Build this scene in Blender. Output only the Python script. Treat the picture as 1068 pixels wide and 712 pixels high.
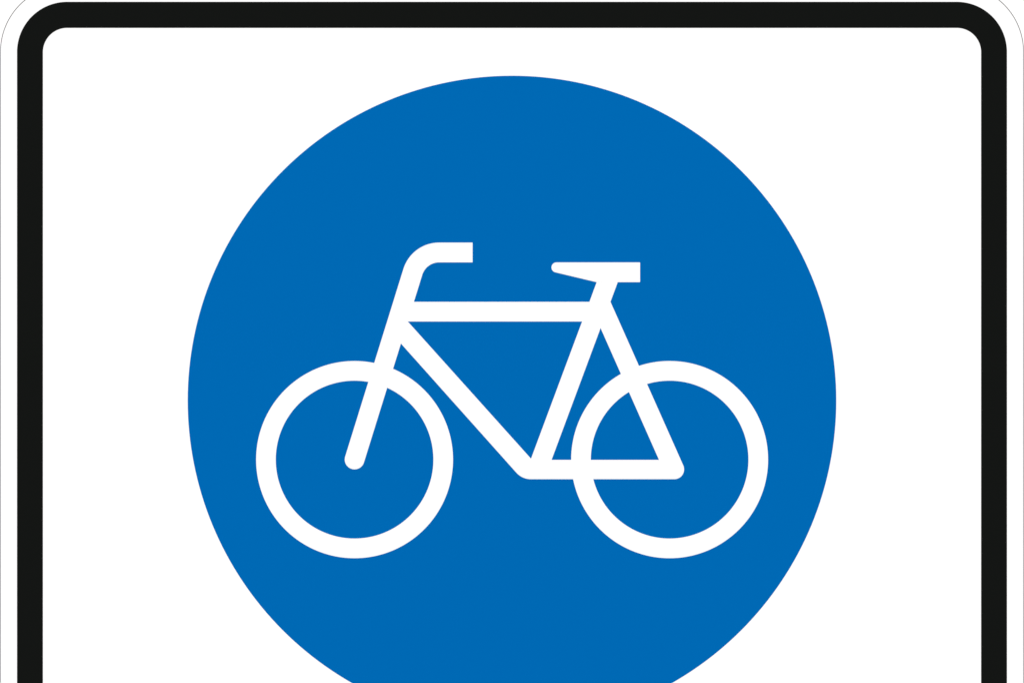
import bpy, bmesh, math
from mathutils import Vector
from mathutils.geometry import tessellate_polygon

scene = bpy.context.scene
for o in list(bpy.data.objects):
    bpy.data.objects.remove(o)

# ---------------------------------------------------------------- camera
U = 0.600 / 1068.0            # the sign is 600 mm wide; drawings below are in 1/1068 of that width
FRONT = 0.0022                # the printed face stands 2.2 mm in front of the mounting plane (y = 0)
LENS = 85.0
DIST = 1068 * U * LENS / 36.0
cam = bpy.data.objects.new('camera', bpy.data.cameras.new('camera'))
scene.collection.objects.link(cam)
cam.data.lens = LENS
cam.data.sensor_width = 36.0
cam.data.clip_start = 0.05
cam.data.clip_end = 200.0
cam.location = (0, -(DIST + FRONT), 1.8 + 0.2 * U)
cam.rotation_euler = (math.radians(90), 0, 0)
scene.camera = cam
scene.render.resolution_x, scene.render.resolution_y = 1024, 682

# ---------------------------------------------------------------- light
SUN_EL, SUN_AZ = math.radians(32), math.radians(180)      # sun behind the camera, facing the sign
world = bpy.data.worlds.new('World')
scene.world = world
world.use_nodes = True
nt = world.node_tree
sky = nt.nodes.new('ShaderNodeTexSky')
sky.sky_type = 'NISHITA'
sky.sun_disc = False
sky.sun_elevation = SUN_EL
sky.sun_rotation = SUN_AZ
nt.nodes['Background'].inputs['Strength'].default_value = 0.05
nt.links.new(sky.outputs[0], nt.nodes['Background'].inputs['Color'])
sun = bpy.data.objects.new('sun', bpy.data.lights.new('sun', 'SUN'))
scene.collection.objects.link(sun)
sun.data.energy = 4.2
sun.data.angle = math.radians(0.5)
sun.data.color = (1.0, 0.97, 0.935)
d = Vector((0, math.cos(SUN_EL), -math.sin(SUN_EL)))       # the way the light travels
sun.rotation_euler = d.to_track_quat('-Z', 'Y').to_euler()
sun.location = (0, -6, 6)
scene.view_settings.view_transform = 'Standard'
scene.view_settings.look = 'None'
scene.view_settings.gamma = 1.0
scene.view_settings.use_curve_mapping = False
scene.view_settings.exposure = 0.0


# ---------------------------------------------------------------- materials
def film(name, col, var=0.01, scale=40.0, rough=0.75, spec=0.0):
    """matte sign sheeting: one colour with a barely visible procedural grain"""
    m = bpy.data.materials.new(name)
    m.use_nodes = True
    n, l = m.node_tree.nodes, m.node_tree.links
    b = n['Principled BSDF']
    b.inputs['Specular IOR Level'].default_value = spec
    tc = n.new('ShaderNodeTexCoord')
    no = n.new('ShaderNodeTexNoise')
    no.inputs['Scale'].default_value = scale
    no.inputs['Detail'].default_value = 4
    l.new(tc.outputs['Object'], no.inputs['Vector'])
    mx = n.new('ShaderNodeMix')
    mx.data_type = 'RGBA'
    mx.inputs[6].default_value = (*[c * (1 - var) for c in col], 1)
    mx.inputs[7].default_value = (*[c * (1 + var) for c in col], 1)
    l.new(no.outputs['Fac'], mx.inputs[0])
    l.new(mx.outputs[2], b.inputs['Base Color'])
    mr = n.new('ShaderNodeMapRange')
    mr.inputs['To Min'].default_value = rough - 0.05
    mr.inputs['To Max'].default_value = rough + 0.05
    l.new(no.outputs['Fac'], mr.inputs['Value'])
    l.new(mr.outputs[0], b.inputs['Roughness'])
    return m


M_WHITE = film('white_sheeting', (0.775, 0.79, 0.815), 0.003)
M_BLUE = film('blue_sheeting', (0.0, 0.1085, 0.365), 0.002)
M_BLACK = film('black_sheeting', (0.0055, 0.0063, 0.0059), 0.001)
M_EDGE = film('dark_panel_edge', (0.02, 0.02, 0.02))
M_WALL = film('white_wall_paint', (0.815, 0.83, 0.85), 0.01, 8.0, 0.9)


# ---------------------------------------------------------------- shape helpers
def P(x, y):
    return ((x - 534.0) * U, 1.8 + (356.0 - y) * U)       # world x, z


def arc(cx, cy, r, a0, a1, n):
    """points of an arc, angles in degrees, drawn with y pointing down"""
    return [(cx + r * math.cos(math.radians(a0 + (a1 - a0) * i / n)),
             cy + r * math.sin(math.radians(a0 + (a1 - a0) * i / n))) for i in range(n + 1)]


def rounded(x0, y0, x1, y1, r, n=48):
    return (arc(x0 + r, y0 + r, r, 180, 270, n) + arc(x1 - r, y0 + r, r, 270, 360, n) +
            arc(x1 - r, y1 - r, r, 0, 90, n) + arc(x0 + r, y1 - r, r, 90, 180, n))


ORIGIN = Vector((0.0, 0.0, 1.8 + (356.0 - 850.0) * U))     # foot of the sign


def inset(lp, hole, d):
    """move an outline inwards (a hole's outline outwards) by d with mitred corners"""
    n = len(lp)
    area = sum(lp[i][0] * lp[(i + 1) % n][1] - lp[(i + 1) % n][0] * lp[i][1] for i in range(n))
    sg = (1 if area > 0 else -1) * (-1 if hole else 1) * d
    out = []
    for i in range(n):
        a, p, b = Vector(lp[i - 1]), Vector(lp[i]), Vector(lp[(i + 1) % n])
        e, f = (p - a).normalized(), (b - p).normalized()
        n1, n2 = Vector((-e.y, e.x)), Vector((-f.y, f.x))
        m = (n1 + n2) / max(0.2, 1 + n1.dot(n2))
        q = p + m * sg
        out.append((q.x, q.y))
    return out


def plate(name, loops, back, front, mat, parent, trim=0.0):
    """a flat piece with an outline, holes and a real thickness (back..front, metres before the mounting plane)"""
    if trim:
        loops = [inset(lp, k > 0, trim) for k, lp in enumerate(loops)]
    loops = [[P(*p) for p in lp] for lp in loops]
    flat = [p for lp in loops for p in lp]
    tris = tessellate_polygon([[Vector((x, z, 0)) for x, z in lp] for lp in loops])
    bm = bmesh.new()
    f = [bm.verts.new((x, -front, z - ORIGIN.z)) for x, z in flat]
    b = [bm.verts.new((x, -back, z - ORIGIN.z)) for x, z in flat]
    for t in tris:
        try:
            bm.faces.new([f[i] for i in t])
            bm.faces.new([b[i] for i in reversed(t)])
        except ValueError:
            pass
    k = 0
    for lp in loops:
        n = len(lp)
        for i in range(n):
            j = (i + 1) % n
            bm.faces.new((f[k + i], f[k + j], b[k + j], b[k + i]))
        k += n
    bmesh.ops.recalc_face_normals(bm, faces=bm.faces)
    me = bpy.data.meshes.new(name)
    bm.to_mesh(me)
    bm.free()
    me.materials.append(mat)
    o = bpy.data.objects.new(name, me)
    scene.collection.objects.link(o)
    o.parent = parent
    return o


# ---------------------------------------------------------------- background
bm = bmesh.new()
bmesh.ops.create_cube(bm, size=1.0)
bmesh.ops.scale(bm, vec=(6.0, 0.2, 4.4), verts=bm.verts)
me = bpy.data.meshes.new('background')
bm.to_mesh(me)
bm.free()
me.materials.append(M_WALL)
bg = bpy.data.objects.new('background', me)
bg.location = (0, 0.1005, 2.0)
scene.collection.objects.link(bg)
bg['kind'] = 'structure'

# ---------------------------------------------------------------- the sign
sign = bpy.data.objects.new('traffic_sign', None)
sign.location = ORIGIN
sign.empty_display_size = 0.1
scene.collection.objects.link(sign)
sign['label'] = 'white rounded traffic sign with black border and a white bicycle on a blue disc'
sign['category'] = 'sign'

E0, EW = 0.15, 0.58                                        # outer edge and width of the thin dark rim
PANEL_BOT = 850.0
plate('panel', [rounded(E0 + 0.05, -15.75, 1067.7, PANEL_BOT, 69.7)], 0.0, 0.0020, M_WHITE, sign)
plate('edge_rim', [rounded(E0, -15.8, 1068 - E0, PANEL_BOT + .05, 69.75),
                   rounded(E0 + EW, -15.8 + EW, 1068 - E0 - EW, PANEL_BOT - EW, 69.75 - EW)],
      0.0001, 0.0021, M_EDGE, sign)
plate('border', [rounded(18.0, 2.3, 1050.0, 832.0, 52.0), rounded(44.4, 28.8, 1023.6, 805.6, 25.6)],
      0.0019, 0.0021, M_BLACK, sign, -0.3)
disc = plate('blue_disc', [arc(534.0, 417.25, 338.15, 0, 360, 256)[:-1]], 0.0019, 0.0021, M_BLUE, sign, -0.12)

# the bicycle symbol: each piece of white film on the blue disc
for cx in (369.8, 698.4):
    plate('wheel', [arc(cx, 478.8, 102.8, 0, 360, 160)[:-1], arc(cx, 478.8, 82.1, 0, 360, 160)[:-1]],
          0.0020, 0.00214, M_WHITE, disc, 0.12)

frame_outline = ([(420.9, 314.4), (614.7, 314.4), (623.7, 290.0), (645.9, 290.0), (636.8, 314.5), (712.7, 484.8)] +
                 arc(703.3, 489.0, 10.3, -24.0, 90, 16)[1:] +
                 arc(553.8, 478.7, 20.6, 90, 138.0, 16) + [(411.0, 350.0)])
plate('frame', [frame_outline,
                [(425.5, 335.1), (607.0, 335.1), (553.8, 477.7)],
                [(626.4, 342.0), (687.2, 479.0), (575.4, 479.0)]],
      0.0020, 0.00216, M_WHITE, disc, 0.12)

# fork and handlebar: one bent stroke with a round lower end
TH = 17.29
c, s = math.cos(math.radians(TH)), math.sin(math.radians(TH))
W = 10.35
fx, fy = 369.8, 478.7
bar = ([(493.0, 252.7)] + arc(458.0, 291.8, 39.1, 270, 180 + TH, 24) +
       arc(fx, fy, W, 180 + TH, TH, 24) +
       arc(458.0, 291.8, 18.3, 180 + TH, 270, 24) + [(493.0, 273.5)])
plate('handlebar', [bar], 0.0020, 0.00218, M_WHITE, disc, 0.12)

saddle = (arc(580.4, 278.65, 5.35, 103.5, 270, 16) + arc(667.1, 273.9, 0.6, 270, 360, 4) +
          arc(667.1, 293.5, 0.6, 0, 90, 4) + [(622.2, 294.1)])
plate('saddle', [saddle], 0.0020, 0.00220, M_WHITE, disc, 0.12)
